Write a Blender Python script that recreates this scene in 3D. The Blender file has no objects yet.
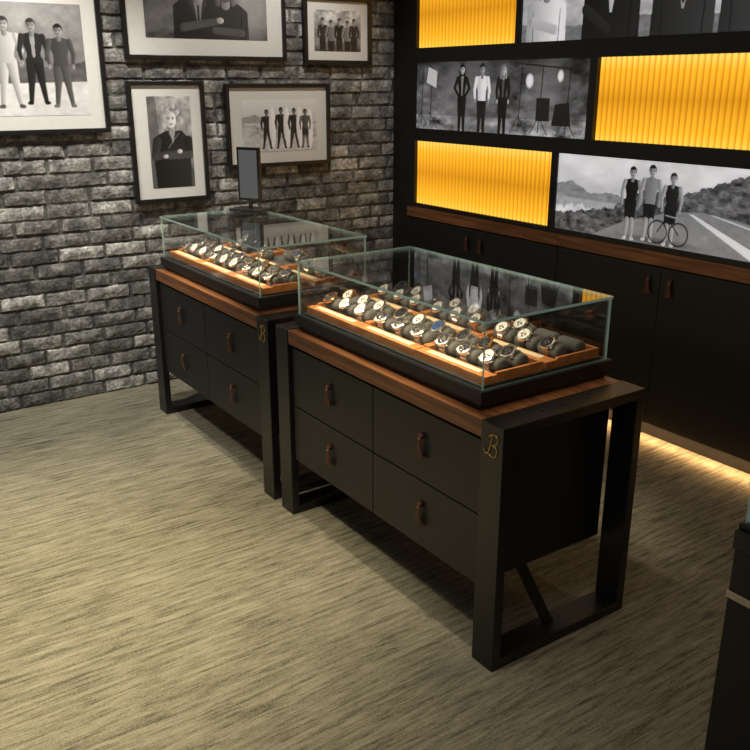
import bpy, bmesh, math, random
import numpy as np
from mathutils import Vector, noise, Matrix
random.seed(7)
rng=np.random.default_rng(5)
SC=bpy.context.scene
SC.view_settings.view_transform='Standard'
COL=SC.collection
W={}      # world position of every object
KIDS={}

# ---------------------------------------------------------------- materials
def new_mat(name):
    m=bpy.data.materials.new(name); m.use_nodes=True
    nt=m.node_tree; b=nt.nodes['Principled BSDF']
    return m,nt,b
def plain(name,col,rough=.5,metal=0.,noise_amt=.12,scale=30,bump=0.,spec=None,coat=0.):
    m,nt,b=new_mat(name)
    tc=nt.nodes.new('ShaderNodeTexCoord'); n=nt.nodes.new('ShaderNodeTexNoise')
    n.inputs['Scale'].default_value=scale; n.inputs['Detail'].default_value=4
    nt.links.new(tc.outputs['Object'],n.inputs['Vector'])
    r=nt.nodes.new('ShaderNodeValToRGB')
    r.color_ramp.elements[0].position=.3; r.color_ramp.elements[1].position=.7
    r.color_ramp.elements[0].color=tuple(c*(1-noise_amt) for c in col)+(1,)
    r.color_ramp.elements[1].color=tuple(min(1,c*(1+noise_amt)) for c in col)+(1,)
    nt.links.new(n.outputs['Fac'],r.inputs['Fac']); nt.links.new(r.outputs['Color'],b.inputs['Base Color'])
    b.inputs['Roughness'].default_value=rough; b.inputs['Metallic'].default_value=metal
    if spec is not None: b.inputs['Specular IOR Level'].default_value=spec
    b.inputs['Coat Weight'].default_value=coat
    if bump:
        bp=nt.nodes.new('ShaderNodeBump'); bp.inputs['Strength'].default_value=bump; bp.inputs['Distance'].default_value=.002
        nt.links.new(n.outputs['Fac'],bp.inputs['Height']); nt.links.new(bp.outputs['Normal'],b.inputs['Normal'])
    return m
def wood(name,c1,c2,rough=.4,axis='Y'):
    m,nt,b=new_mat(name)
    tc=nt.nodes.new('ShaderNodeTexCoord'); mp=nt.nodes.new('ShaderNodeMapping')
    mp.inputs['Scale'].default_value=(60,3,60) if axis=='Y' else (3,60,60)
    n=nt.nodes.new('ShaderNodeTexNoise'); n.inputs['Scale'].default_value=1.; n.inputs['Detail'].default_value=6; n.inputs['Distortion'].default_value=.6
    r=nt.nodes.new('ShaderNodeValToRGB'); r.color_ramp.elements[0].position=.35; r.color_ramp.elements[1].position=.65
    r.color_ramp.elements[0].color=c1+(1,); r.color_ramp.elements[1].color=c2+(1,)
    nt.links.new(tc.outputs['Object'],mp.inputs['Vector']); nt.links.new(mp.outputs['Vector'],n.inputs['Vector'])
    nt.links.new(n.outputs['Fac'],r.inputs['Fac']); nt.links.new(r.outputs['Color'],b.inputs['Base Color'])
    b.inputs['Roughness'].default_value=rough
    return m

BLACK=plain('black_satin_lacquer',(.011,.011,.012),.46)
STEEL=plain('black_painted_steel',(.012,.012,.013),.34)
DARKW=plain('charcoal_cladding',(.012,.012,.013),.5)
FELT=plain('black_felt',(.02,.02,.02),.9)
GREY=plain('grey_suede',(.10,.10,.10),.8,scale=200,bump=.3)
WALNUT=wood('walnut',(.14,.052,.019),(.35,.14,.052),.40)
TRAYW=wood('tray_oak',(.46,.16,.045),(.64,.25,.08),.5)
CREAM=plain('cream_card',(.85,.72,.48),.6,noise_amt=.03)
LEATHER=plain('brown_leather',(.095,.030,.017),.6,bump=.4,scale=120)
BRASS=plain('aged_brass',(.55,.36,.12),.35,1.)
CHROME=plain('brushed_steel',(.85,.84,.82),.24,1.,noise_amt=.05)
BSTRAP=plain('black_leather',(.02,.02,.022),.5)
NSTRAP=plain('tan_leather',(.22,.09,.035),.55)
DIALW=plain('silver_dial',(.85,.85,.83),.3)
DIALK=plain('black_dial',(.02,.02,.03),.2)
DIALB=plain('blue_dial',(.03,.07,.2),.2)
GOLD=plain('rose_gold',(.85,.48,.22),.25,1.,noise_amt=.05)
WHITE=plain('white_mount_board',(.78,.79,.78),.8,noise_amt=.02)
MIRR=plain('mirror_silver',(.85,.87,.87),.03,1.,noise_amt=.01)
BEIGE=plain('beige_edge_band',(.62,.5,.34),.5,noise_amt=.05)

def glass_mat():
    m=bpy.data.materials.new('clear_glass'); m.use_nodes=True; nt=m.node_tree; nt.nodes.clear()
    N=nt.nodes.new; L=nt.links.new
    o=N('ShaderNodeOutputMaterial'); mx=N('ShaderNodeMixShader')
    t=N('ShaderNodeBsdfTransparent'); g=N('ShaderNodeBsdfGlossy'); ge=N('ShaderNodeNewGeometry')
    dt=N('ShaderNodeVectorMath'); dt.operation='DOT_PRODUCT'; L(ge.outputs['Incoming'],dt.inputs[0]); L(ge.outputs['Normal'],dt.inputs[1])
    def M(op,a,b_=0.):
        q=N('ShaderNodeMath'); q.operation=op
        for i,k in enumerate((a,b_)):
            if isinstance(k,(int,float)): q.inputs[i].default_value=k
            else: L(k,q.inputs[i])
        return q.outputs[0]
    f=M('SUBTRACT',1.,M('ABSOLUTE',dt.outputs['Value'])); f=M('POWER',f,4.6); f=M('ADD',M('MULTIPLY',f,.94),.06)
    t.inputs['Color'].default_value=(.982,.993,.986,1); g.inputs['Roughness'].default_value=.01
    L(f,mx.inputs['Fac']); L(t.outputs[0],mx.inputs[1]); L(g.outputs[0],mx.inputs[2]); L(mx.outputs[0],o.inputs['Surface'])
    return m
GLASS=glass_mat()
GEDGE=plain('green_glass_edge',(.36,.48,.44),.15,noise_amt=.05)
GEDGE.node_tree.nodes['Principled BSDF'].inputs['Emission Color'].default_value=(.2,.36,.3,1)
GEDGE.node_tree.nodes['Principled BSDF'].inputs['Emission Strength'].default_value=.18  # faint glow painted onto the pane edges, which are no lamp

# ---------------------------------------------------------------- object helpers
def reg(o,pos,parent=None):
    W[o.name]=Vector(pos); COL.objects.link(o)
    if parent is not None:
        o.parent=parent; o.location=Vector(pos)-W[parent.name]
        KIDS.setdefault(parent.name,[]).append(o)
    else: o.location=pos
    return o
def tag(o,label=None,cat=None,group=None,kind=None):
    if label: o['label']=label
    if cat: o['category']=cat
    if group: o['group']=group
    if kind: o['kind']=kind
    return o
def mesh_obj(name,verts,faces,mats,parent=None,pos=None,midx=None,smooth=False):
    vs=[Vector(v) for v in verts]
    if pos is None:
        lo=Vector((min(v[i] for v in vs) for i in range(3))); hi=Vector((max(v[i] for v in vs) for i in range(3)))
        pos=(lo+hi)/2
    pos=Vector(pos)
    me=bpy.data.meshes.new(name); me.from_pydata([tuple(v-pos) for v in vs],[],faces)
    for m in (mats if isinstance(mats,(list,tuple)) else [mats]): me.materials.append(m)
    if midx: 
        for p,i in zip(me.polygons,midx): p.material_index=i
    if smooth:
        for p in me.polygons: p.use_smooth=True
    me.update()
    return reg(bpy.data.objects.new(name,me),pos,parent)
def boxgeo(x0,x1,y0,y1,z0,z1):
    v=[(x0,y0,z0),(x1,y0,z0),(x1,y1,z0),(x0,y1,z0),(x0,y0,z1),(x1,y0,z1),(x1,y1,z1),(x0,y1,z1)]
    f=[(0,3,2,1),(4,5,6,7),(0,1,5,4),(1,2,6,5),(2,3,7,6),(3,0,4,7)]
    return v,f
def boxes(name,bl,mat,parent=None,bevel=0,pos=None,midx=None):
    V=[];F=[]
    for b in bl:
        v,f=boxgeo(*b); n=len(V); V+=v; F+=[tuple(i+n for i in q) for q in f]
    mi=None
    if midx: 
        mi=[]
        for k in midx: mi+=[k]*6
    o=mesh_obj(name,V,F,mat,parent,pos,mi)
    if bevel:
        md=o.modifiers.new('bevel','BEVEL'); md.width=bevel; md.segments=2; md.limit_method='ANGLE'
    return o
def box(name,x0,x1,y0,y1,z0,z1,mat,parent=None,bevel=0): return boxes(name,[(x0,x1,y0,y1,z0,z1)],mat,parent,bevel)
def empty(name,pos):
    o=bpy.data.objects.new(name,None); o.empty_display_size=.05
    return reg(o,pos)
def bm_obj(name,bm,mats,pos,parent=None,smooth=True):
    me=bpy.data.meshes.new(name); bm.to_mesh(me); bm.free()
    for m in (mats if isinstance(mats,(list,tuple)) else [mats]): me.materials.append(m)
    if smooth:
        for p in me.polygons: p.use_smooth=True
    return reg(bpy.data.objects.new(name,me),pos,parent)
def copy_thing(root,pos,parent=None):
    o=root.copy(); reg(o,pos,parent)
    for k in KIDS.get(root.name,[]):
        copy_thing(k,Vector(pos)+(W[k.name]-W[root.name]),o)
    return o
def glass_panel(name,x0,x1,y0,y1,z0,z1,parent):
    v,f=boxgeo(x0,x1,y0,y1,z0,z1)
    d=[x1-x0,y1-y0,z1-z0]; thin=d.index(min(d))
    ax=[2,2,1,0,1,0]
    return mesh_obj(name,v,f,[GLASS,GEDGE],parent,None,[0 if a==thin else 1 for a in ax])

# ---------------------------------------------------------------- setting
XR=3.20; YB=4.46
# carpet
m,nt,b=new_mat('streaked_carpet')
tc=nt.nodes.new('ShaderNodeTexCoord')
def nz(sc,scale,det=5,dist=0.,rough=.5):
    mp=nt.nodes.new('ShaderNodeMapping'); mp.inputs['Scale'].default_value=sc
    n=nt.nodes.new('ShaderNodeTexNoise'); n.inputs['Scale'].default_value=scale; n.inputs['Detail'].default_value=det; n.inputs['Distortion'].default_value=dist; n.inputs['Roughness'].default_value=rough
    nt.links.new(tc.outputs['Object'],mp.inputs['Vector']); nt.links.new(mp.outputs['Vector'],n.inputs['Vector']); return n
n1=nz((5,62,1),1.,6,.35,.6); n2=nz((16,210,1),1.,4,.2,.6); n3=nz((1,1,1),230,4,0,.75); n4=nz((1.2,5,1),1.,3)
def mth(op,a,b_):
    q=nt.nodes.new('ShaderNodeMath'); q.operation=op
    for i,k in enumerate((a,b_)):
        if isinstance(k,(int,float)): q.inputs[i].default_value=k
        else: nt.links.new(k,q.inputs[i])
    return q.outputs[0]
s=mth('ADD',mth('MULTIPLY',n1.outputs['Fac'],.40),mth('MULTIPLY',n2.outputs['Fac'],.24))
s=mth('ADD',s,mth('MULTIPLY',n3.outputs['Fac'],.30))
s=mth('ADD',s,mth('MULTIPLY',n4.outputs['Fac'],.06))
r=nt.nodes.new('ShaderNodeValToRGB'); e=r.color_ramp.elements
e[0].position=.415; e[0].color=(.095,.09,.066,1); e[1].position=.59; e[1].color=(.36,.338,.258,1)
q=e.new(.49); q.color=(.235,.218,.160,1)
nt.links.new(s,r.inputs['Fac']); nt.links.new(r.outputs['Color'],b.inputs['Base Color'])
b.inputs['Roughness'].default_value=.95; b.inputs['Specular IOR Level'].default_value=.1
bp=nt.nodes.new('ShaderNodeBump'); bp.inputs['Strength'].default_value=.7; bp.inputs['Distance'].default_value=.005
nt.links.new(s,bp.inputs['Height']); nt.links.new(bp.outputs['Normal'],b.inputs['Normal'])
tag(box('floor',-2.5,3.5,-2.5,4.6,-.1,0,m),kind='structure')
CEIL=plain('dark_ceiling',(.10,.095,.09),.8)
tag(box('ceiling',-2.5,3.5,-2.5,4.6,2.9,3.0,CEIL),kind='structure')

# brick wall mesh
m,nt,b=new_mat('distressed_grey_brick')
at=nt.nodes.new('ShaderNodeAttribute'); at.attribute_name='brickcol'
tc=nt.nodes.new('ShaderNodeTexCoord')
n=nt.nodes.new('ShaderNodeTexNoise'); n.inputs['Scale'].default_value=13; n.inputs['Detail'].default_value=8; n.inputs['Roughness'].default_value=.72
nf=nt.nodes.new('ShaderNodeTexNoise'); nf.inputs['Scale'].default_value=70; nf.inputs['Detail'].default_value=6
nt.links.new(tc.outputs['Object'],n.inputs['Vector']); nt.links.new(tc.outputs['Object'],nf.inputs['Vector'])
rr=nt.nodes.new('ShaderNodeValToRGB'); rr.color_ramp.elements[0].position=.44; rr.color_ramp.elements[0].color=(.72,.72,.72,1); rr.color_ramp.elements[1].position=.62; rr.color_ramp.elements[1].color=(1.95,1.95,1.9,1)
nt.links.new(n.outputs['Fac'],rr.inputs['Fac'])
r2=nt.nodes.new('ShaderNodeValToRGB'); r2.color_ramp.elements[0].position=.35; r2.color_ramp.elements[0].color=(.65,.65,.65,1); r2.color_ramp.elements[1].position=.65; r2.color_ramp.elements[1].color=(1.3,1.3,1.3,1)
nt.links.new(nf.outputs['Fac'],r2.inputs['Fac'])
mx=nt.nodes.new('ShaderNodeMix'); mx.data_type='RGBA'; mx.blend_type='MULTIPLY'; mx.inputs[0].default_value=1
nt.links.new(at.outputs['Color'],mx.inputs[6]); nt.links.new(rr.outputs['Color'],mx.inputs[7])
mx2=nt.nodes.new('ShaderNodeMix'); mx2.data_type='RGBA'; mx2.blend_type='MULTIPLY'; mx2.inputs[0].default_value=1
nt.links.new(mx.outputs[2],mx2.inputs[6]); nt.links.new(r2.outputs['Color'],mx2.inputs[7])
nt.links.new(mx2.outputs[2],b.inputs['Base Color']); b.inputs['Roughness'].default_value=.85
bp=nt.nodes.new('ShaderNodeBump'); bp.inputs['Strength'].default_value=.7; bp.inputs['Distance'].default_value=.005
nt.links.new(nf.outputs['Fac'],bp.inputs['Height']); nt.links.new(bp.outputs['Normal'],b.inputs['Normal'])
V=[];F=[];C=[]
def addv(p,c): V.append(p); C.append(c); return len(V)-1
bx0=-.6; bx1=3.3
a=[addv(p,.10) for p in ((bx0,YB,0),(bx1,YB,0),(bx1,YB,2.9),(bx0,YB,2.9))]; F.append((a[0],a[1],a[2],a[3]))
a2=[addv(p,.05) for p in ((bx0,YB+.12,0),(bx1,YB+.12,0),(bx1,YB+.12,2.9),(bx0,YB+.12,2.9))]
F+= [(a2[3],a2[2],a2[1],a2[0]),(a[0],a2[0],a2[1],a[1]),(a[2],a2[2],a2[3],a[3]),(a[1],a2[1],a2[2],a[2]),(a[3],a2[3],a2[0],a[0])]
RH=.0735; BL=.222; NX=11; NZ=6
for row in range(40):
    z0=row*RH
    if z0+RH>2.9: break
    x=bx0-(BL*.5 if row%2 else 0)-random.uniform(0,.03)
    while x<bx1:
        ln=BL*random.uniform(.90,1.08); xa=max(x+.005,bx0); xb=min(x+ln-.006,bx1); x+=ln
        if xb-xa<.03: continue
        jz=random.uniform(-.002,.002); za=z0+.004+jz; zb=z0+RH-.004+jz
        tone=random.choice([.11,.14,.16,.19,.21,.24,.17,.15,.31,.36])*random.uniform(.88,1.12)
        dep=random.uniform(.008,.017); tl=random.uniform(-.003,.003); sd=random.uniform(0,50)
        ids=[]
        for j in range(NZ):
            for i in range(NX):
                u=i/(NX-1); v=j/(NZ-1)
                px=xa+(xb-xa)*u; pz=za+(zb-za)*v
                edge=(i in(0,NX-1)) or (j in (0,NZ-1))
                nn=noise.noise(Vector((px*22,pz*22,sd)))
                n2_=noise.noise(Vector((px*55,pz*55,sd)))
                if edge:
                    ids.append(addv((px+nn*.006,YB-.0005,pz+n2_*.008),tone*.55))
                else:
                    if i==1: px=xa+.007+n2_*.005
                    if i==NX-2: px=xb-.007+n2_*.005
                    if j==1: pz=za+.006+nn*.007
                    if j==NZ-2: pz=zb-.006+nn*.007
                    near=(i in(1,NX-2)) or (j in (1,NZ-2))
                    h=dep*(.70 if near else 1)+nn*.005+n2_*.003+tl*(v-.5)*2
                    h=max(h,.002)
                    ids.append(addv((px,YB-h,pz),tone*(1+.4*nn+(.35 if near and n2_>0 else 0))))
        for j in range(NZ-1):
            for i in range(NX-1):
                k=j*NX+i; F.append((ids[k],ids[k+1],ids[k+NX+1],ids[k+NX]))
wb=mesh_obj('wall_back',V,F,m)
ca=wb.data.color_attributes.new('brickcol','FLOAT_COLOR','POINT')
arr=np.ones((len(V),4),dtype=np.float32); cc=np.array(C,dtype=np.float32); arr[:,0]=cc*1.0; arr[:,1]=cc*1.0; arr[:,2]=cc*.99
ca.data.foreach_set('color',arr.ravel())
tag(wb,kind='structure')

# feature wall
tag(box('wall_right',3.27,3.4,-2.5,YB,0,2.9,DARKW),kind='structure')
rows=[(.91,1.275,[('a',3.10,4.22),('p',1.55,3.058),('a',.40,1.51)]),
      (1.347,1.711,[('p',2.895,4.22),('a',1.75,2.85),('p',.40,1.71)]),
      (1.79,2.15,[('a',3.405,4.22),('p',1.87,3.365),('a',.40,1.83)])]
rails=[(.885,.91),(1.275,1.347),(1.711,1.79),(2.15,2.9)]
k=1
for z0,z1 in rails:
    tag(box('trim_%d'%k,XR,3.27,-.6,4.22,z0,z1,DARKW,bevel=.002),kind='structure'); k+=1
tag(box('trim_%d'%k,XR,3.27,4.22,YB-.02,.885,2.9,DARKW),kind='structure'); k+=1
tag(box('trim_%d'%k,XR,3.27,-.6,.40,.91,2.15,DARKW),kind='structure'); k+=1
for z0,z1,ps in rows:
    ps=sorted(ps,key=lambda q:q[1])
    for p,qn in zip(ps[:-1],ps[1:]):
        tag(box('trim_%d'%k,XR,3.27,p[2],qn[1],z0,z1,DARKW),kind='structure'); k+=1

# amber ribbed light niches
m,nt,b=new_mat('amber_ribbed_diffuser')
tc=nt.nodes.new('ShaderNodeTexCoord'); sx=nt.nodes.new('ShaderNodeSeparateXYZ'); nt.links.new(tc.outputs['Object'],sx.inputs[0])
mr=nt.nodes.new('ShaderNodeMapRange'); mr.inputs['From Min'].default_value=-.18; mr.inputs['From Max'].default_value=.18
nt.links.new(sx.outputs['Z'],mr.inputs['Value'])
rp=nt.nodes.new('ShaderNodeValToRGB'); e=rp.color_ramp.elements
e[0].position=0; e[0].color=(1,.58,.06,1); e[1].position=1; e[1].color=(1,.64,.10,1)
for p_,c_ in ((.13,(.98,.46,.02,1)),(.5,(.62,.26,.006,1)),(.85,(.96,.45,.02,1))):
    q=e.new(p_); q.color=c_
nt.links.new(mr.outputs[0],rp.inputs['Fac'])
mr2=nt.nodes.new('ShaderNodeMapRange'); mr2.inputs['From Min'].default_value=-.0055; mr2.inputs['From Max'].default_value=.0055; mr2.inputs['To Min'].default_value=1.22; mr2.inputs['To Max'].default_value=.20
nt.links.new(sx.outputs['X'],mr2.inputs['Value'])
nt.links.new(rp.outputs['Color'],b.inputs['Emission Color']); nt.links.new(mr2.outputs[0],b.inputs['Emission Strength'])  # LED glow along the edges and dimmer rib grooves painted into the emission
b.inputs['Base Color'].default_value=(.5,.2,.02,1); b.inputs['Roughness'].default_value=.5
AMBER=m
def amber(y0,y1,z0,z1):
    root=empty('light_niche',((XR+3.27)/2,(y0+y1)/2,z0))
    V=[];F=[]; n_=int((y1-y0)/.030); XB=XR+.026
    pts=[]
    for i in range(n_):
        for t in range(8):
            a=math.pi*t/8; yy=y0+(i+.5-.5*math.cos(a))*(y1-y0)/n_
            pts.append((XB-.011*math.sin(a),yy))
    pts.append((XB,y1))
    for x_,y_ in pts: V+= [(x_,y_,z0),(x_,y_,z1)]
    for i in range(len(pts)-1): F.append((2*i,2*i+1,2*i+3,2*i+2))
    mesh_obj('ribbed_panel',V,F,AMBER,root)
    box('lightbox_body',XB+.002,3.266,y0+.001,y1-.001,z0+.001,z1-.001,BLACK,root)
    tag(root,'recessed wall niche with glowing amber vertical ribs','light panel',group='amber light niches')

# ---------------------------------------------------------------- pictures (drawn as colour attributes on flat meshes)
class Cv:
    def __init__(s,asp,h,base=.5):
        s.h=h; s.w=int(h*asp); s.asp=asp
        ys=(np.arange(s.h)+.5)/s.h; xs=(np.arange(s.w)+.5)/s.w*asp
        s.X,s.Y=np.meshgrid(xs,ys); s.a=np.full((s.h,s.w),base,dtype=np.float64); s.aa=1.2/h
    def mix(s,mask,val): s.a=s.a*(1-mask)+val*mask
    def grad(s,y0,y1,v0,v1):
        t=np.clip((s.Y-y0)/(y1-y0),0,1); mk=((s.Y>=y0)&(s.Y<=y1)).astype(float); s.mix(mk,v0+(v1-v0)*t)
    def land(s,pts,val,rough=0.,nz_=0.,al=1.,x0=-9,x1=9):
        """everything below the skyline through pts"""
        xs=[p[0] for p in pts]; ys=[p[1] for p in pts]; sky=np.interp(s.X,xs,ys)
        if rough: sky=sky+rough*(np.sin(s.X*31)+.6*np.sin(s.X*67+1)+.4*np.sin(s.X*149))
        mk=np.clip(.5+(sky-s.Y)/s.aa,0,1)*al*((s.X>x0)&(s.X<x1)); v=np.full_like(s.a,val)
        if nz_:
            keep=s.a; s.a=v; s.noise(12*s.asp,22,nz_); v=s.a; s.a=keep
        s.mix(mk,np.clip(v,.02,1))
    def cap(s,x0,y0,r0,x1,y1,r1,val,sh=.35,al=1.):
        dx,dy=x1-x0,y1-y0; L=dx*dx+dy*dy+1e-9
        t=np.clip(((s.X-x0)*dx+(s.Y-y0)*dy)/L,0,1)
        cx=x0+t*dx; cy=y0+t*dy; r=r0+(r1-r0)*t
        d=np.hypot(s.X-cx,s.Y-cy)-r
        mk=np.clip(.5-d/s.aa,0,1)*al
        v=val*(1+sh*np.clip((s.X-cx)/(r+1e-6),-1,1))
        s.mix(mk,v)
    def ell(s,x,y,rx,ry,val,sh=.3,soft=0.,al=1.):
        d=np.hypot((s.X-x)/rx,(s.Y-y)/ry)-1
        w=max(s.aa/min(rx,ry),soft); mk=np.clip(.5-d/w,0,1)*al
        s.mix(mk,val*(1+sh*np.clip((s.X-x)/rx,-1,1)))
    def poly(s,pts,val,sh=0.,al=1.):
        ins=np.zeros_like(s.a,dtype=bool); n=len(pts)
        for i in range(n):
            (xa,ya),(xb,yb)=pts[i],pts[(i+1)%n]
            if ya==yb: continue
            c=((ya>s.Y)!=(yb>s.Y))&(s.X<(xb-xa)*(s.Y-ya)/(yb-ya)+xa); ins^=c
        xs=[p[0] for p in pts]; cx=(min(xs)+max(xs))/2; hw=(max(xs)-min(xs))/2+1e-6
        s.mix(ins.astype(float)*al,val*(1+sh*(s.X-cx)/hw))
    def noise(s,sx,sy,amp,mask=None,mul=True):
        n=np.zeros_like(s.a); a=1.
        for o in range(4):
            gx=max(2,int(sx*2**o)); gy=max(2,int(sy*2**o)); g=rng.standard_normal((gy+2,gx+2))
            fx=s.X/s.asp*gx; fy=s.Y*gy; ix=fx.astype(int); iy=fy.astype(int); tx=fx-ix; ty=fy-iy
            tx=tx*tx*(3-2*tx); ty=ty*ty*(3-2*ty)
            v=(g[iy,ix]*(1-tx)+g[iy,ix+1]*tx)*(1-ty)+(g[iy+1,ix]*(1-tx)+g[iy+1,ix+1]*tx)*ty
            n+=v*a; a*=.6
        m_=1 if mask is None else mask
        s.a=s.a*(1+amp*n*m_) if mul else s.a+amp*n*m_
def face(c,x,yc,hd,skin,hair,longhair=False,feat=True):
    """yc = centre of the face, hd = head height"""
    if longhair:
        c.ell(x,yc-hd*.08,hd*.48,hd*.62,hair,.3); c.cap(x-hd*.33,yc,hd*.17,x-hd*.40,yc-hd*.75,hd*.13,hair); c.cap(x+hd*.33,yc,hd*.17,x+hd*.38,yc-hd*.72,hd*.13,hair*1.3)
    c.ell(x,yc+hd*.10,hd*.40,hd*.46,hair,.3)
    for sgn in (-1,1): c.ell(x+sgn*hd*.36,yc-hd*.02,hd*.055,hd*.11,skin*.75,0)
    c.ell(x,yc-hd*.07,hd*.335,hd*.43,skin,.38)
    c.ell(x-hd*.05,yc+hd*.33,hd*.30,hd*.14,hair,.2)
    if feat:
        for sgn in (-1,1):
            c.ell(x+sgn*hd*.14,yc-hd*.02,hd*.07,hd*.032,.04,0); c.ell(x+sgn*hd*.14,yc+hd*.08,hd*.095,hd*.02,.1,0)
        c.cap(x,yc,hd*.02,x+hd*.03,yc-hd*.17,hd*.05,skin*1.15,0)
        c.ell(x,yc-hd*.30,hd*.11,hd*.028,.12,0)
def person(c,x,y0,H,top=.1,legs=.1,hair=.05,skin=.55,stride=.05,arm='down',longhair=False,female=False,inner=None,coat=0,shoe=.03,bare=False,lean=0.):
    hd=H/7.0; sw=hd*(.80 if female else .98); hip=y0+H*.5; sh=y0+H*.80
    lw=hd*.36
    for sgn in (-1,1):
        fx=x+sgn*(H*.03+stride*H*.5); ky=y0+H*.27
        c.cap(x+sgn*hd*.30,hip,lw*1.2,x+sgn*(H*.03+stride*H*.25),ky,lw*.85,legs)
        c.cap(x+sgn*(H*.03+stride*H*.25),ky,lw*.78,fx,y0+hd*.15,lw*.5,skin if bare else legs)
        c.cap(fx,y0+hd*.1,hd*.17,fx+sgn*hd*.2,y0+hd*.07,hd*.13,shoe)
    c.poly([(x-sw*.62,hip-hd*.1),(x+sw*.62,hip-hd*.1),(x+sw*.6,hip+H*.1),(x+sw*.95,sh-hd*.15),(x+sw*.75,sh+hd*.08),(x+hd*.2,sh+hd*.22),(x-hd*.2,sh+hd*.22),(x-sw*.75,sh+hd*.08),(x-sw*.95,sh-hd*.15),(x-sw*.6,hip+H*.1)],top,.3)
    if coat: c.poly([(x-sw*.75,hip-coat*H),(x+sw*.75,hip-coat*H),(x+sw*.6,hip+H*.05),(x-sw*.6,hip+H*.05)],top,.3)
    if inner is not None: c.poly([(x-hd*.10,hip+hd*.3),(x+hd*.10,hip+hd*.3),(x+hd*.22,sh+hd*.2),(x-hd*.22,sh+hd*.2)],inner,.1)
    for sgn in (-1,1):
        sx_=x+sgn*sw*.88; ar=hd*.24
        if arm=='down':
            c.cap(sx_,sh-hd*.1,ar,x+sgn*sw*1.15,sh-H*.17,ar*.85,skin if bare else top*1.1); c.cap(x+sgn*sw*1.15,sh-H*.17,ar*.8,x+sgn*sw*1.05,hip+hd*.1,ar*.6,skin if bare else top*1.1)
            c.ell(x+sgn*sw*1.05,hip-hd*.12,hd*.14,hd*.22,skin)
        elif arm=='hips':
            c.cap(sx_,sh-hd*.1,ar,x+sgn*sw*1.5,sh-H*.15,ar*.8,top*1.2); c.cap(x+sgn*sw*1.5,sh-H*.15,ar*.75,x+sgn*sw*.7,hip+hd*.3,ar*.6,top*1.2)
    c.cap(x,sh+hd*.05,hd*.2,x,sh+hd*.45,hd*.19,skin*.75)
    face(c,x+lean,sh+hd*.80,hd,skin,hair,longhair)
def bust(c,x,ysh,hd,top,skin=.55,hair=.06,longhair=False,inner=None,tie=True):
    c.poly([(x-hd*1.15,-.1),(x+hd*1.15,-.1),(x+hd*1.1,ysh-hd*.3),(x+hd*.75,ysh-hd*.02),(x+hd*.22,ysh+hd*.2),(x-hd*.22,ysh+hd*.2),(x-hd*.75,ysh-hd*.02),(x-hd*1.1,ysh-hd*.3)],top,.35)
    if inner is not None:
        c.poly([(x-hd*.04,ysh-hd*1.0),(x+hd*.04,ysh-hd*1.0),(x+hd*.26,ysh+hd*.2),(x-hd*.26,ysh+hd*.2)],inner,.1)
        if tie: c.cap(x,ysh+hd*.0,hd*.035,x,ysh-hd*.8,hd*.045,top*.5)
        for sg in (-1,1): c.poly([(x+sg*hd*.27,ysh+hd*.2),(x+sg*hd*.44,ysh-hd*.2),(x+sg*hd*.30,ysh-hd*.28),(x+sg*hd*.03,ysh-hd*1.05),(x+sg*hd*.17,ysh-hd*.4)],top*1.8)
    for sg in (-1,1): c.cap(x+sg*hd*.78,ysh-hd*.5,.006,x+sg*hd*.72,-.1,.008,top*.35,0)
    c.cap(x,ysh-hd*.02,hd*.22,x,ysh+hd*.45,hd*.2,skin*.7)
    face(c,x,ysh+hd*.78,hd,skin,hair,longhair)

PICM={}
def picmat(em):
    if em in PICM: return PICM[em]
    m,nt,b=new_mat('monochrome_print_%d'%len(PICM)); at=nt.nodes.new('ShaderNodeAttribute'); at.attribute_name='ink'
    nt.links.new(at.outputs['Color'],b.inputs['Base Color']); nt.links.new(at.outputs['Color'],b.inputs['Emission Color'])
    b.inputs['Emission Strength'].default_value=em; b.inputs['Roughness'].default_value=.45; PICM[em]=m; return m
def picture(name,c,fn,em,parent=None):
    """fn(u,v)->world, u right as seen, v up"""
    h,w=c.h,c.w
    us=np.linspace(0,1,w); vs=np.linspace(0,1,h)
    V=[fn(u,v) for v in vs for u in us]
    F=[(j*w+i,j*w+i+1,(j+1)*w+i+1,(j+1)*w+i) for j in range(h-1) for i in range(w-1)]
    o=mesh_obj(name,V,F,picmat(em),parent)
    ca=o.data.color_attributes.new('ink','FLOAT_COLOR','POINT')
    a=np.clip(c.a,0.003,1).ravel()**1.5; arr=np.ones((h*w,4),dtype=np.float32); arr[:,0]=a; arr[:,1]=a; arr[:,2]=a*1.03
    ca.data.foreach_set('color',arr.ravel()); return o

def frame_on_brick(x0,x1,z0,z1,px0,px1,pz0,pz1,c,label,fw=.022):
    yb=YB-.022; root=empty('framed_photograph',((x0+x1)/2,yb,z0))
    f=fw; d0=yb-.028; d1=yb
    boxes('picture_frame',[(x0,x0+f,d0,d1,z0,z1),(x1-f,x1,d0,d1,z0,z1),(x0+f,x1-f,d0,d1,z0,z0+f),(x0+f,x1-f,d0,d1,z1-f,z1)],STEEL,root,.002)
    box('mount_board',x0+f,x1-f,yb-.014,yb-.004,z0+f,z1-f,WHITE,root)
    picture('photo_print',c,lambda u,v:(px0+(px1-px0)*u,yb-.0155,pz0+(pz1-pz0)*v),0.05,root)
    tag(root,label,'picture')

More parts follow.
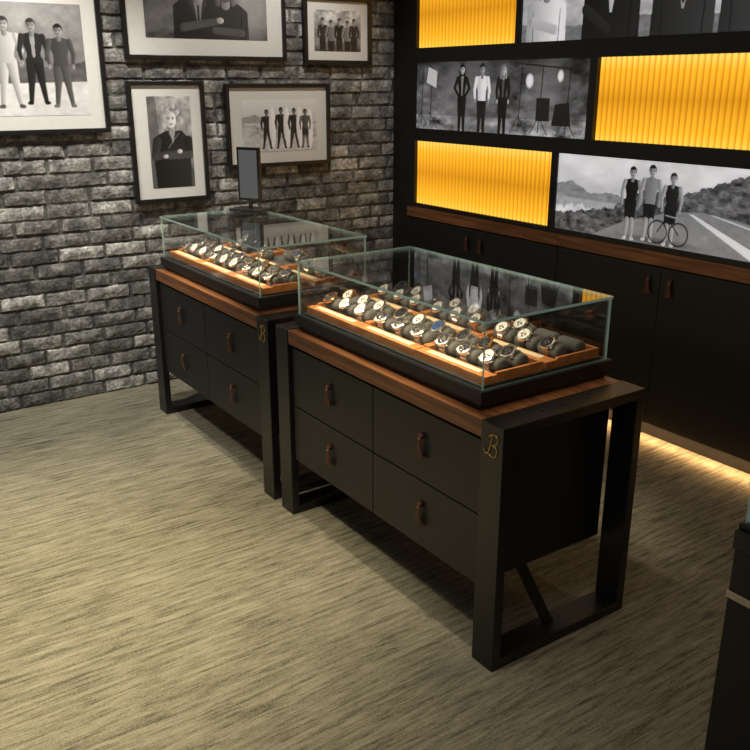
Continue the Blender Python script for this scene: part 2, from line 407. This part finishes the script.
# A three walking people
c=Cv(.42/.5,170,.55); c.grad(0,.30,.90,.72); c.grad(.30,1,.34,.50); c.noise(6,8,.10); c.land([(0,.46),(.2,.5),(.35,.42),(.6,.44),(.84,.5)],.25,.006,.12); c.land([(0,.29),(.84,.31)],.82,0,.04)
person(c,.13,.08,.80,top=.62,legs=.62,hair=.1,skin=.5,stride=.14,shoe=.2)
person(c,.37,.11,.76,top=.07,legs=.06,hair=.1,skin=.45,stride=.12,inner=.5)
person(c,.61,.08,.75,top=.16,legs=.20,hair=.05,skin=.45,stride=.13,shoe=.3)
frame_on_brick(.84,1.442,1.366,2.03,.93,1.352,1.452,1.95,c,'black framed photograph of three people walking, wide white mount')
# B
c=Cv(.68/.34,150,.16); c.noise(10,8,.35); c.ell(1.75,.5,.4,.5,.55,0,1.2,.8); c.ell(.2,.4,.3,.3,.4,0,1.2,.5)
bust(c,.85,.56,.36,.06,.5,.05,inner=.35); bust(c,1.3,.50,.33,.10,.55,.2,True)
c.cap(.6,.16,.06,1.15,.26,.05,.18); c.ell(1.2,.27,.06,.045,.55); c.cap(1.55,.1,.055,1.1,.13,.05,.2)
frame_on_brick(1.548,2.457,1.712,2.26,1.665,2.345,1.815,2.155,c,'black framed dark photograph of a couple beside a tree')
# C
c=Cv(.31/.22,130,.35); c.grad(.0,.3,.2,.4); c.grad(.55,1,.5,.75); c.noise(7,6,.2)
for i,(x_,t_) in enumerate(((.25,.1),(.5,.3),(.75,.06),(1.0,.35),(1.2,.1))): person(c,x_,-.18-.05*(i%2),1.0,top=t_,legs=.08,hair=.06,skin=.5,female=i%2==0)
frame_on_brick(2.571,3.02,1.70,2.055,2.64,2.95,1.77,1.985,c,'small black framed photograph of a group standing together')
# D curly blonde portrait
c=Cv(.235/.46,180,.45); c.grad(0,1,.25,.62); c.noise(4,8,.22); 
c.poly([(.0,0),(.15,0),(.10,1),(0,1)],.2,0,.7)
c.poly([(.06,0),(.47,0),(.48,.35),(.47,.54),(.38,.63),(.2,.63),(.06,.56),(.04,.36)],.07,.4)
for q in range(46):
    a=rng.uniform(0,6.28); rr_=rng.uniform(.03,.12); c.ell(.27+rr_*math.cos(a),.765+rr_*1.15*math.sin(a),.03,.034,rng.uniform(.35,.8),.3)
c.cap(.27,.60,.035,.27,.68,.034,.5); c.ell(.265,.745,.062,.088,.80,.3)
for sg in(-1,1): c.ell(.265+sg*.026,.758,.013,.007,.05,0); c.ell(.265+sg*.026,.776,.017,.003,.2,0)
c.cap(.265,.755,.004,.27,.728,.008,.95,0); c.ell(.267,.700,.02,.006,.2,0); c.ell(.235,.825,.05,.022,.6,.3)
c.cap(.09,.52,.05,.06,.35,.045,.10); c.cap(.06,.35,.042,.33,.39,.034,.14); c.cap(.46,.52,.05,.47,.36,.044,.08); c.cap(.47,.36,.042,.2,.35,.034,.18)
c.ell(.35,.40,.032,.024,.75); c.ell(.18,.35,.03,.022,.7); c.cap(.22,.44,.004,.35,.60,.004,.4,0); c.poly([(.24,.63),(.31,.63),(.275,.48)],.5)
frame_on_brick(1.54,1.955,1.0,1.61,1.64,1.875,1.075,1.535,c,'tall black framed portrait of a curly blonde person in dark jacket')
# E surfers
c=Cv(.47/.275,140,.72); c.grad(.55,1,.72,.88); c.land([(0,.66),(.3,.72),(.55,.60),(.9,.56),(1.71,.56)],.5,.004,.06); c.land([(0,.56),(1.71,.54)],.62,.003,.12); c.land([(0,.3),(1.71,.25)],.72,.003,.06)
for x_,h_ in ((.55,.76),(.88,.80),(1.18,.78)):
    c.ell(x_+.13,.46,.07,.40,.95,.05); person(c,x_,.06,h_,top=.08,legs=.08,hair=.05,skin=.28,stride=.16)
    c.ell(x_+.10,.50,.05,.30,.90,.05)
c.ell(1.55,.42,.07,.40,.95,.05); person(c,1.44,.06,.76,top=.2,legs=.1,hair=.05,skin=.28,stride=.1,bare=True)
frame_on_brick(2.075,2.73,1.152,1.597,2.17,2.64,1.235,1.512,c,'wide black framed photograph of surfers carrying boards on a beach')

def wall_photo(y0,y1,z0,z1,c,label):
    # seen from the room, +u runs towards -Y
    root=empty('photo_lightbox',(XR+.02,(y0+y1)/2,z0))
    box('lightbox_body',XR+.012,3.266,y0+.001,y1-.001,z0+.001,z1-.001,BLACK,root)
    picture('photo_print',c,lambda u,v:(XR+.010,y1+(y0-y1)*u,z0+(z1-z0)*v),.55,root)
    tag(root,label,'picture')
# photo row 2 studio trio
c=Cv(1.325/.364,170,.12); c.grad(0,.22,.52,.38); c.grad(.22,1,.24,.12); c.noise(16,8,.35)
c.ell(1.2,.55,.8,.45,.40,0,1.2,.55); c.ell(2.9,.6,.3,.4,.38,0,1.3,.6)
for x_ in (.12,.35,2.35,2.75,3.25): 
    c.cap(x_,.05,.008,x_+.05,.9,.008,.03,0); c.cap(x_,.25,.006,x_+.18,.02,.006,.03,0); c.cap(x_,.25,.006,x_-.16,.02,.006,.03,0)
c.ell(2.55,.72,.07,.09,1.,0,.5); c.ell(3.12,.78,.05,.07,1.,0,.6); c.poly([(.25,.70),(.5,.62),(.52,.86),(.3,.93)],.7); c.poly([(3.0,.15),(3.35,.15),(3.3,.45),(3.05,.42)],.05)
c.cap(2.3,.95,.01,3.5,.85,.01,.05,0); c.poly([(2.7,.2),(2.95,.2),(2.95,.5),(2.7,.5)],.06)
c.ell(1.6,.06,.75,.05,.2,0,1.,.5)
person(c,1.12,-.03,1.0,top=.04,legs=.05,hair=.04,skin=.6,longhair=True,female=True,coat=.12,inner=.35,arm='hips')
person(c,1.57,-.05,1.02,top=.95,legs=.06,hair=.05,skin=.5,arm='down')
person(c,2.02,-.03,.98,top=.05,legs=.04,hair=.35,skin=.6,longhair=True,female=True,inner=.2)
wall_photo(2.895,4.22,1.347,1.711,c,'backlit monochrome photo panel of three people in a film studio')
# photo row 1 coastal road trio
AS=1.508/.365
c=Cv(AS,170,.7); c.grad(.0,1,.6,.95); c.noise(14,5,.05)
c.land([(0,.60),(.25,.66),(.6,.52),(.95,.56),(1.3,.48),(AS,.45)],.45,.006,.08)
c.land([(0,.44),(AS,.42)],.62,.0,.05)
c.land([(0,.30),(.4,.36),(.8,.30),(AS,.3)],.88,.02,.10)
c.land([(0,.22),(.35,.27),(.7,.33),(1.0,.38),(1.2,.56),(1.5,.66),(1.9,.60),(2.3,.74),(2.8,.92),(3.2,1.02),(AS,1.05)],.24,.012,.30)
c.land([(0,-.1),(.55,-.05),(1.2,.24),(1.9,.43),(2.3,.47),(2.8,.42),(AS,.20)],.42,.0,.04)
c.poly([(2.12,.43),(2.18,.43),(3.2,.04),(3.0,.0)],.9); c.poly([(2.38,.455),(2.44,.455),(AS,.15),(AS,.10)],.75)
c.ell(1.7,.05,.5,.04,.12,0,1.,.6)
person(c,1.26,.02,.90,top=.04,legs=.05,hair=.05,skin=.5,bare=True,shoe=.7)
person(c,1.55,.04,.92,top=.40,legs=.06,hair=.05,skin=.5,bare=True,shoe=.7)
person(c,1.86,.02,.87,top=.06,legs=.05,hair=.1,skin=.5,bare=True,shoe=.7)
for bx in (1.70,):
    for ox in(0,.3):
        th=np.hypot(c.X-(bx+ox),c.Y-.17); c.mix(np.clip(1.2-np.abs(th-.135)/.012,0,1),.04)
    c.cap(bx,.17,.008,bx+.12,.36,.008,.05,0); c.cap(bx+.12,.36,.008,bx+.3,.17,.008,.05,0); c.cap(bx+.1,.38,.008,bx+.28,.36,.008,.5,0)
wall_photo(1.55,3.058,.91,1.275,c,'backlit monochrome photo panel of three cyclists on coastal road')
# photo row 3 trio busts
c=Cv(1.495/.36,150,.7); c.grad(0,1,.62,.80); c.noise(14,6,.10); c.land([(0,.22),(1,.17),(2,.25),(AS,.15)],.35,.004,.1)
bust(c,.45,.55,.32,.85,.6,.12,True); c.cap(.2,.25,.07,.62,.14,.06,.68); bust(c,1.55,.70,.40,.05,.5,.05,inner=.7,tie=False); c.cap(1.15,.35,.07,1.5,.12,.06,.07); bust(c,2.6,.66,.38,.10,.5,.1,inner=.5); bust(c,3.5,.6,.36,.14,.5,.06,inner=.6)
wall_photo(1.87,3.365,1.79,2.15,c,'backlit monochrome photo panel of people in suits, head and shoulders')
# row 2, further along
c=Cv(1.31/.364,90,.3); c.noise(12,8,.3); person(c,1.2,.02,.9,top=.1,legs=.08); person(c,2.,.02,.9,top=.6,legs=.1)
wall_photo(.40,1.71,1.347,1.711,c,'backlit monochrome photo panel of two people standing')
for z0,z1,ps in rows:
    for kd,y0,y1 in ps:
        if kd=='a': amber(y0,y1,z0,z1)

# ---------------------------------------------------------------- leather handle
def leather_pull(parent,x,y,z,name='handle'):
    """folded leather tab hanging from a small stud, facing -X"""
    prof=[(0.000,.034,.0075),(.006,.037,.0095),(.010,.030,.0095),(.012,.014,.0075),(.013,-.002,.0085),(.013,-.020,.0135),(.011,-.036,.0185),(.008,-.042,.0175)]
    V=[];F=[];mi=[]
    for dx,dz,hw in prof:
        for s_ in (-1,1):
            V.append((x-dx,y+s_*hw,z+dz)); V.append((x-dx-.003,y+s_*hw,z+dz))
    n_=len(prof)
    for i in range(n_-1):
        a=4*i; b_=a+4
        F+=[(a+1,a+3,b_+3,b_+1),(a,b_,b_+2,a+2),(a,a+1,b_+1,b_),(a+2,b_+2,b_+3,a+3)]; mi+=[0]*4
    F.append((0,2,3,1)); a=4*(n_-1); F.append((a,a+1,a+3,a+2)); mi+=[0,0]
    k0=len(V); N=10
    for xx,rr in ((x-.001,.0035),(x-.0150,.0035),(x-.0165,.002)):
        for i in range(N):
            t=2*math.pi*i/N; V.append((xx,y+rr*math.cos(t),z+.022+rr*math.sin(t)))
    for L_ in range(2):
        for i in range(N):
            j=(i+1)%N; F.append((k0+L_*N+i,k0+L_*N+j,k0+L_*N+N+j,k0+L_*N+N+i)); mi.append(1)
    F.append(tuple(k0+2*N+i for i in range(N))); mi.append(1)
    o=mesh_obj(name,V,F,[LEATHER,BRASS],parent,None,mi)
    o['label']='brown leather pull tab with brass stud'
    return o

# ---------------------------------------------------------------- wall cabinets
for ci,(y0,y1) in enumerate(((3.02,4.285),(1.753,3.018),(.486,1.751),(-.60,.484))):
    root=empty('wall_cabinet',((XR+3.27)/2,(y0+y1)/2,0))
    boxes('body',[(XR+.022,3.268,y0,y1,.07,.825),(XR+.045,3.268,y0,y1,0,.07)],BLACK,root)
    ym=(y0+y1)/2
    for a_,b_,hy in ((y0+.0015,ym-.0015,ym-.058),(ym+.0015,y1-.0015,ym+.058)):
        d=box('door',XR,XR+.02,a_,b_,.075,.818,BLACK,root,.0015)
        leather_pull(d,XR,hy,.735)
    box('wood_band',XR-.004,XR+.022,y0,y1,.825,.885,WALNUT,root,.001)
    tag(root,'low black two-door wall cabinet with walnut top band and leather pulls','cabinet',group='black cabinets along the picture wall')
tag(box('trim_%d'%k,XR+.002,3.27,4.285,YB-.02,0,.885,DARKW),kind='structure'); k+=1

# ---------------------------------------------------------------- display table
def script_b():
    P=[(.02,.30),(.0,.16),(.10,.06),(.24,.10),(.34,.30),(.44,.62),(.52,.92),(.50,1.0),(.36,.94),(.26,.78),(.34,.90),(.55,1.02),(.80,.98),(.90,.82),(.80,.64),(.58,.54),(.50,.53),(.74,.50),(.86,.34),(.80,.14),(.62,.02),(.42,.02),(.32,.10)]
    cu=bpy.data.curves.new('tmp','CURVE'); cu.dimensions='3D'; sp=cu.splines.new('NURBS'); sp.points.add(len(P)-1)
    for p,(u,v) in zip(sp.points,P): p.co=(0,-(u-.45)*.058,(v-.5)*.066,1)
    sp.order_u=3; sp.use_endpoint_u=True; cu.bevel_depth=.0024; cu.bevel_resolution=1
    o=bpy.data.objects.new('tmp',cu); COL.objects.link(o); me=bpy.data.meshes.new_from_object(o); bpy.data.objects.remove(o); me.name='emblem'; me.materials.clear(); me.materials.append(BRASS); return me
TX0,TX1=1.44,2.000; TY0,TY1=1.50,2.74
tab=empty('display_table',((TX0+TX1)/2,(TY0+TY1)/2,0))
t=.032; FW=.088
for y0 in (TY0,TY1-FW):
    y1=y0+FW
    V=[];F=[]
    outer=[(TX0,0),(TX1,0),(TX1,.752),(TX0,.752)]; inner=[(TX0+t,t),(TX1-t,t),(TX1-t,.752-t),(TX0+t,.752-t)]
    for yy in (y0,y1):
        for q in outer+inner: V.append((q[0],yy,q[1]))
    for i in range(4):
        j=(i+1)%4
        F+=[(i,j,4+j,4+i),(8+i,12+i,12+j,8+j),(i,8+i,8+j,j),(4+i,4+j,12+j,12+i)]
    o=mesh_obj('end_frame',V,F,STEEL,tab); md=o.modifiers.new('bevel','BEVEL'); md.width=.0015; md.segments=1
box('tabletop',TX0+.004,TX1-.004,TY0+FW,TY1-FW,.698,.750,WALNUT,tab,.0015)
boxes('body',[(TX0+.034,TX1-.036,TY0+FW+.008,TY1-FW-.008,.236,.698)],BLACK,tab,.001)
ym=(TY0+TY1)/2
for za,zb in ((.238,.457),(.461,.685)):
    for ya,yb_ in ((TY0+FW+.010,ym-.002),(ym+.002,TY1-FW-.010)):
        d=box('drawer',TX0+.014,TX0+.034,ya,yb_,za,zb,BLACK,tab,.0012)
        leather_pull(d,TX0+.014,(ya+yb_)/2,(za+zb)/2+.006)
for yy,sg in ((TY0+.105,-1),(TY1-.105,1)):
    pa=Vector((1.635,yy,.236)); pb=Vector((1.715,yy+sg*.055,.030)); V=[]
    for p in (pa,pb):
        for ox,oy in ((-.018,-.007),(.018,-.007),(.018,.007),(-.018,.007)): V.append((p.x+ox,p.y+oy,p.z))
    F=[(0,3,2,1),(4,5,6,7),(0,1,5,4),(1,2,6,5),(2,3,7,6),(3,0,4,7)]
    mesh_obj('stay',V,F,STEEL,tab)
em=bpy.data.objects.new('emblem',script_b()); reg(em,(TX0-.001,TY0+FW*.5,.692),tab); em['label']='gold script letter B emblem'
for xx in (1.62,1.70,1.80):
    bm=bmesh.new(); bmesh.ops.create_cone(bm,cap_ends=True,segments=10,radius1=.006,radius2=.004,depth=.004); bm_obj('bolt',bm,STEEL,(xx,TY0+FW*.5,.754),tab)
tag(tab,'black steel-framed display table with walnut top and four drawers','table',group='watch display tables')
DY=1.305
tab2=copy_thing(tab,W[tab.name]+Vector((0,DY,0)))

# glass display case
def display_case(dy=0):
    x0,x1,y0,y1=1.475,2.000,1.632,2.655
    root=empty('display_case',((x0+x1)/2,(y0+y1)/2,.752))
    boxes('base',[(x0,x1,y0,y1,.768,.806),(x0+.012,x1-.012,y0+.012,y1-.012,.751,.768)],BLACK,root,.0012)
    box('display_deck',x0+.024,x1-.024,y0+.024,y1-.024,.806,.811,FELT,root)
    g=.006; a,b_,c_,d=x0+.012,x1-.012,y0+.012,y1-.012
    glass_panel('glass_pane',a,a+g,c_,d,.806,.994,root); glass_panel('glass_pane',b_-g,b_,c_,d,.806,.994,root)
    glass_panel('glass_pane',a+g,b_-g,c_,c_+g,.806,.994,root); glass_panel('glass_pane',a+g,b_-g,d-g,d,.806,.994,root)
    glass_panel('glass_lid',a-.003,b_+.003,c_-.003,d+.003,.994,1.002,root)
    box('lock',b_-.001,b_+.012,c_+.45,c_+.50,.812,.832,CHROME,root,.002)
    tag(root,'clear glass watch display case on a black base','display case',group='glass cases on the display tables')
    # LED line tucked under the front edge of the lid, washing the trays
    l=bpy.data.lights.new('case_led','AREA'); l.shape='RECTANGLE'; l.size=.008; l.size_y=.98; l.energy=2.6; l.color=(1,.80,.50)
    lo=bpy.data.objects.new('case_led',l); reg(lo,(a+.014,(y0+y1)/2,.988),root)
    lo.rotation_euler=(0,math.radians(-40),0)
    return root
case1=display_case(); case2=copy_thing(case1,W[case1.name]+Vector((0,DY,0)))

# trays, cushions, watches
def tray(x0,y0):
    sx_,sy=.222,.318; x1=x0+sx_; y1=y0+sy; z=.811
    root=empty('watch_tray',((x0+x1)/2,(y0+y1)/2,z))
    boxes('tray_frame',[(x0,x0+.045,y0,y1,z,z+.024),(x1-.010,x1,y0,y1,z,z+.03),(x0+.045,x1-.010,y0,y0+.010,z,z+.03),(x0+.045,x1-.01,y1-.01,y1,z,z+.03)],TRAYW,root,.001)
    box('lining',x0+.045,x1-.010,y0+.010,y1-.010,z,z+.010,GREY,root)
    box('name_strip',x0+.012,x0+.034,y0+.04,y1-.04,z+.024,z+.0262,CREAM,root)
    tag(root,'shallow oak watch tray lined with grey suede','tray',group='oak watch trays')
    return root
def roll():
    bm=bmesh.new(); R=.023; hl=.042; N=20
    rings=[]
    for yy,k_ in ((-hl,.0),(-hl,.75),(-hl+.005,.95),(-hl+.012,1),(hl-.012,1),(hl-.005,.95),(hl,.75),(hl,0)):
        rings.append([bm.verts.new((R*1.15*k_*math.cos(2*math.pi*i/N),yy,R*k_*math.sin(2*math.pi*i/N))) for i in range(N)])
    for a_,b_ in zip(rings[:-1],rings[1:]):
        for i in range(N):
            j=(i+1)%N; bm.faces.new((a_[i],a_[j],b_[j],b_[i]))
    bmesh.ops.remove_doubles(bm,verts=bm.verts,dist=1e-5); bmesh.ops.recalc_face_normals(bm,faces=bm.faces)
    return bm
def watch(pos,smat,cmat,dmat,big=1.22):
    root=empty('wrist_watch',pos); px,py,pz=pos
    bm=bmesh.new(); N=36; rings=[]
    ang0=math.radians(128)
    for i in range(N):
        a=ang0+2*math.pi*i/N; near=abs(math.cos((a-ang0)/2)); hw=.0105+.003*near
        lift=.0012 if (smat is CHROME and i%2) else 0.      # bracelet links
        ring=[]
        for rr,yy in ((.0240,-hw),(.0270+lift,-hw*.85),(.0270+lift,hw*.85),(.0240,hw)):
            ring.append(bm.verts.new((rr*1.13*math.cos(a),yy,rr*math.sin(a))))
        rings.append(ring)
    for i in range(N):
        a_,b_=rings[i],rings[(i+1)%N]
        for k_ in range(4):
            l_=(k_+1)%4; bm.faces.new((a_[k_],a_[l_],b_[l_],b_[k_]))
    bmesh.ops.recalc_face_normals(bm,faces=bm.faces); bm_obj('strap',bm,smat,pos,root,False)
    nrm=Vector((math.cos(ang0),0,math.sin(ang0))); c0=Vector(pos)+Vector((nrm.x*.0275*1.13,0,nrm.z*.0275))
    rot=nrm.to_track_quat('Z','Y').to_matrix().to_4x4()
    bm=bmesh.new(); N=24; R=.0205*big; prof=[(0,-.002),(R*.9,-.002),(R,.001),(R,.006),(R*.93,.009),(R*.82,.0095),(R*.80,.0078),(0,.0078)]
    rings=[[bm.verts.new((rr*math.cos(2*math.pi*i/N),rr*math.sin(2*math.pi*i/N),zz)) for i in range(N)] for rr,zz in prof]
    for a_,b_ in zip(rings[:-1],rings[1:]):
        for i in range(N):
            j=(i+1)%N; bm.faces.new((a_[i],a_[j],b_[j],b_[i]))
    bmesh.ops.remove_doubles(bm,verts=bm.verts,dist=1e-6)
    def bxx(cx,cy,cz,sx_,sy,sz):
        r_=bmesh.ops.create_cube(bm,size=1.)
        for v in r_['verts']: v.co=Vector((cx+v.co.x*sx_,cy+v.co.y*sy,cz+v.co.z*sz))
    for sa in (-1,1):
        for sb in (-1,1): bxx(sa*R*.98,sb*R*.55,.001,.010,.004,.005)
    bxx(0,R*1.08,.003,.005,.006,.005); bxx(R*.5,R*1.0,.003,.004,.005,.004); bxx(-R*.5,R*1.0,.003,.004,.005,.004)
    bmesh.ops.recalc_face_normals(bm,faces=bm.faces); bmesh.ops.transform(bm,matrix=rot,verts=bm.verts)
    bm_obj('watch_case',bm,cmat,c0,root,False)
    bm=bmesh.new(); bmesh.ops.create_circle(bm,cap_ends=True,segments=24,radius=R*.8,matrix=Matrix.Translation((0,0,.0082)))
    hm=CHROME if dmat is not DIALW else DIALK
    def flat(pts,z_):
        f=bm.faces.new([bm.verts.new((p[0],p[1],z_)) for p in pts]); f.material_index=1
    for h in range(12):
        a=h*math.pi/6; u=Vector((math.cos(a),math.sin(a))); w_=Vector((-u.y,u.x))*.0009
        p0=u*R*.58; p1=u*R*.74; flat([p0-w_,p1-w_,p1+w_,p0+w_],.0085)
    for cx,cy in ((R*.3,0),(-R*.3,0),(0,-R*.32)):     # sub-dials
        flat([(cx+R*.16*math.cos(q*math.pi/5),cy+R*.16*math.sin(q*math.pi/5)) for q in range(10)],.0084)
    for a,l_ in ((math.radians(60),R*.45),(math.radians(-60)+math.pi,R*.62)):
        u=Vector((math.cos(a),math.sin(a))); w_=Vector((-u.y,u.x))*.0010; flat([-w_,u*l_-w_,u*l_+w_,w_],.0088)
    bmesh.ops.transform(bm,matrix=rot,verts=bm.verts); bm_obj('dial',bm,[dmat,hm],c0,root,False)
    return root
kinds=[(CHROME,CHROME,DIALK),(BSTRAP,CHROME,DIALW),(NSTRAP,CHROME,DIALK),(CHROME,CHROME,DIALB),(BSTRAP,GOLD,DIALK),(CHROME,CHROME,DIALW),(NSTRAP,GOLD,DIALW)]
labs=['steel bracelet wrist watch with black dial','black leather strap watch with silver dial','tan leather strap watch with black dial','steel bracelet wrist watch with blue dial','black strap gold watch with black dial','steel bracelet wrist watch with silver dial','tan strap gold watch with silver dial']
protos={}; rollp=None; trayp=None
for ci in range(2):
    for colm in range(3):
        for rw in range(2):
            x0=1.512+rw*.236; y0=1.661+colm*.3235+ci*DY
            if trayp is None: trayp=tray(x0,y0); tx=(x0,y0)
            else: copy_thing(trayp,W[trayp.name]+Vector((x0-tx[0],y0-tx[1],0)))
            for a in range(2):
                for b_ in range(3):
                    p=Vector((x0+.084+a*.078,y0+.060+b_*.099,.8452))
                    if ci==1 and rw==1 and random.random()<.35: continue
                    if rollp is None:
                        rollp=bm_obj('watch_cushion',roll(),GREY,p); tag(rollp,'grey suede roll cushion in a watch tray','cushion',group='grey cushions in the watch trays'); 
                    else: copy_thing(rollp,p)
                    if rw==1 and colm==0 and ci==0 and random.random()<.6: continue
                    if random.random()<.05: continue
                    ki=random.choice([0,0,0,1,1,2,4,5,5,0,6,0,5,2,1,4,0,3])
                    if ki in protos: copy_thing(protos[ki],p)
                    else:
                        w_=watch(p,*kinds[ki]); tag(w_,labs[ki],'watch',group='wrist watches on cushions'); protos[ki]=w_

# table mirror on the second case
root=empty('table_mirror',(1.93,3.88,1.002))
def rotbox(name,hw,hd,z0,z1,mat,ang=math.radians(28),bev=.002,off=0):
    V,F=boxgeo(-hd+off,hd+off,-hw,hw,z0,z1); ca,sa=math.cos(ang),math.sin(ang)
    V=[(1.93+x*ca-y*sa,3.88+x*sa+y*ca,z) for x,y,z in V]
    o=mesh_obj(name,V,F,mat,root); 
    if bev: md=o.modifiers.new('bevel','BEVEL'); md.width=bev; md.segments=2
rotbox('base',.09,.06,1.002,1.012,STEEL); rotbox('post',.008,.008,1.012,1.07,STEEL); rotbox('mirror_frame',.066,.008,1.05,1.305,STEEL)
rotbox('mirror_glass',.053,.001,1.063,1.292,MIRR,bev=0,off=-.009)
tag(root,'small square black-framed counter mirror on a stand','mirror')

# neighbouring counter
X0=1.463; root=empty('display_counter',(1.75,.25,0))
boxes('body',[(X0+.004,2.03,-.40,.846,0,.71)],BLACK,root,.002)
box('countertop',X0,2.04,-.42,.85,.71,.752,STEEL,root,.002)
box('edge_band',X0,X0+.006,-.40,.848,.598,.612,BEIGE,root)
tag(root,'black display counter with a thin beige band','counter')
root=empty('display_case',(1.75,.22,.752)); x0,x1,y0,y1=1.473,2.0,-.38,.848
box('base',x0,x1,y0,y1,.752,.765,BLACK,root,.0015); g=.006
glass_panel('glass_pane',x0+.008,x0+.008+g,y0+.01,y1-.008,.765,.85,root); glass_panel('glass_pane',x1-.01-g,x1-.01,y0+.01,y1-.01,.765,.85,root)
glass_panel('glass_pane',x0+.016,x1-.016,y1-.014,y1-.008,.765,.85,root); glass_panel('glass_pane',x0+.016,x1-.016,y0+.01,y0+.016,.765,.85,root)
glass_panel('glass_lid',x0+.005,x1-.007,y0+.007,y1-.005,.85,.858,root)
tag(root,'low glass display case on the beige-banded counter','display case')

# ---------------------------------------------------------------- lights
def spot(x,y,z,tx_,ty,tz,e,ang=60,col=(1,.84,.60),blend=.7,size=.06):
    l=bpy.data.lights.new('ceiling_spot','SPOT'); l.energy=e; l.spot_size=math.radians(ang); l.spot_blend=blend; l.color=col; l.shadow_soft_size=size
    o=bpy.data.objects.new('ceiling_spot',l); o.location=(x,y,z)
    o.rotation_euler=(Vector((tx_,ty,tz))-Vector((x,y,z))).to_track_quat('-Z','Y').to_euler(); COL.objects.link(o)
def area(x,y,z,tx_,ty,tz,e,sx_,sy,col=(1,.88,.70)):
    l=bpy.data.lights.new('ambient_fill','AREA'); l.shape='RECTANGLE'; l.size=sx_; l.size_y=sy; l.energy=e; l.color=col
    o=bpy.data.objects.new('ambient_fill',l); o.location=(x,y,z)
    o.rotation_euler=(Vector((tx_,ty,tz))-Vector((x,y,z))).to_track_quat('-Z','Y').to_euler(); COL.objects.link(o)
spot(.2,2.5,2.85,.35,2.60,0,470,56,(1,.86,.58),.95)
spot(.3,1.7,2.85,.3,1.8,0,90,60,(1,.88,.64))
spot(1.0,3.5,2.85,1.0,4.46,.65,115,75,(1,.94,.82))
spot(2.3,3.5,2.85,2.3,4.46,1.2,55,80,(1,.95,.86))
spot(.1,3.4,2.85,.5,4.46,.5,105,80,(1,.94,.82))
spot(1.3,2.1,2.85,1.75,2.15,.8,135,34)
spot(1.3,3.4,2.85,1.75,3.45,.8,135,34)
spot(2.5,1.2,2.85,2.5,1.2,0,12,85)
area(.6,1.2,2.85,.6,1.2,0,13,2,2,(1,.92,.80))  # broad fill lamp added to lift the ambient light, not a ceiling fitting
l=bpy.data.lights.new('toe_kick_led','AREA'); l.shape='RECTANGLE'; l.size=.03; l.size_y=3.6; l.energy=10; l.color=(1,.58,.26)
o=bpy.data.objects.new('toe_kick_led',l); o.location=(3.195,2.2,.065); COL.objects.link(o)

w=bpy.data.worlds.new('world'); SC.world=w; w.use_nodes=True
w.node_tree.nodes['Background'].inputs[0].default_value=(.9,.9,.87,1); w.node_tree.nodes['Background'].inputs[1].default_value=.12

cam=bpy.data.cameras.new('camera'); cam.lens=36*858/750; cam.sensor_width=36; cam.clip_start=.02
co=bpy.data.objects.new('camera',cam); co.location=(0,0,1.6); co.rotation_euler=(math.radians(90-18.8),0,-math.radians(34.6)); COL.objects.link(co); SC.camera=co
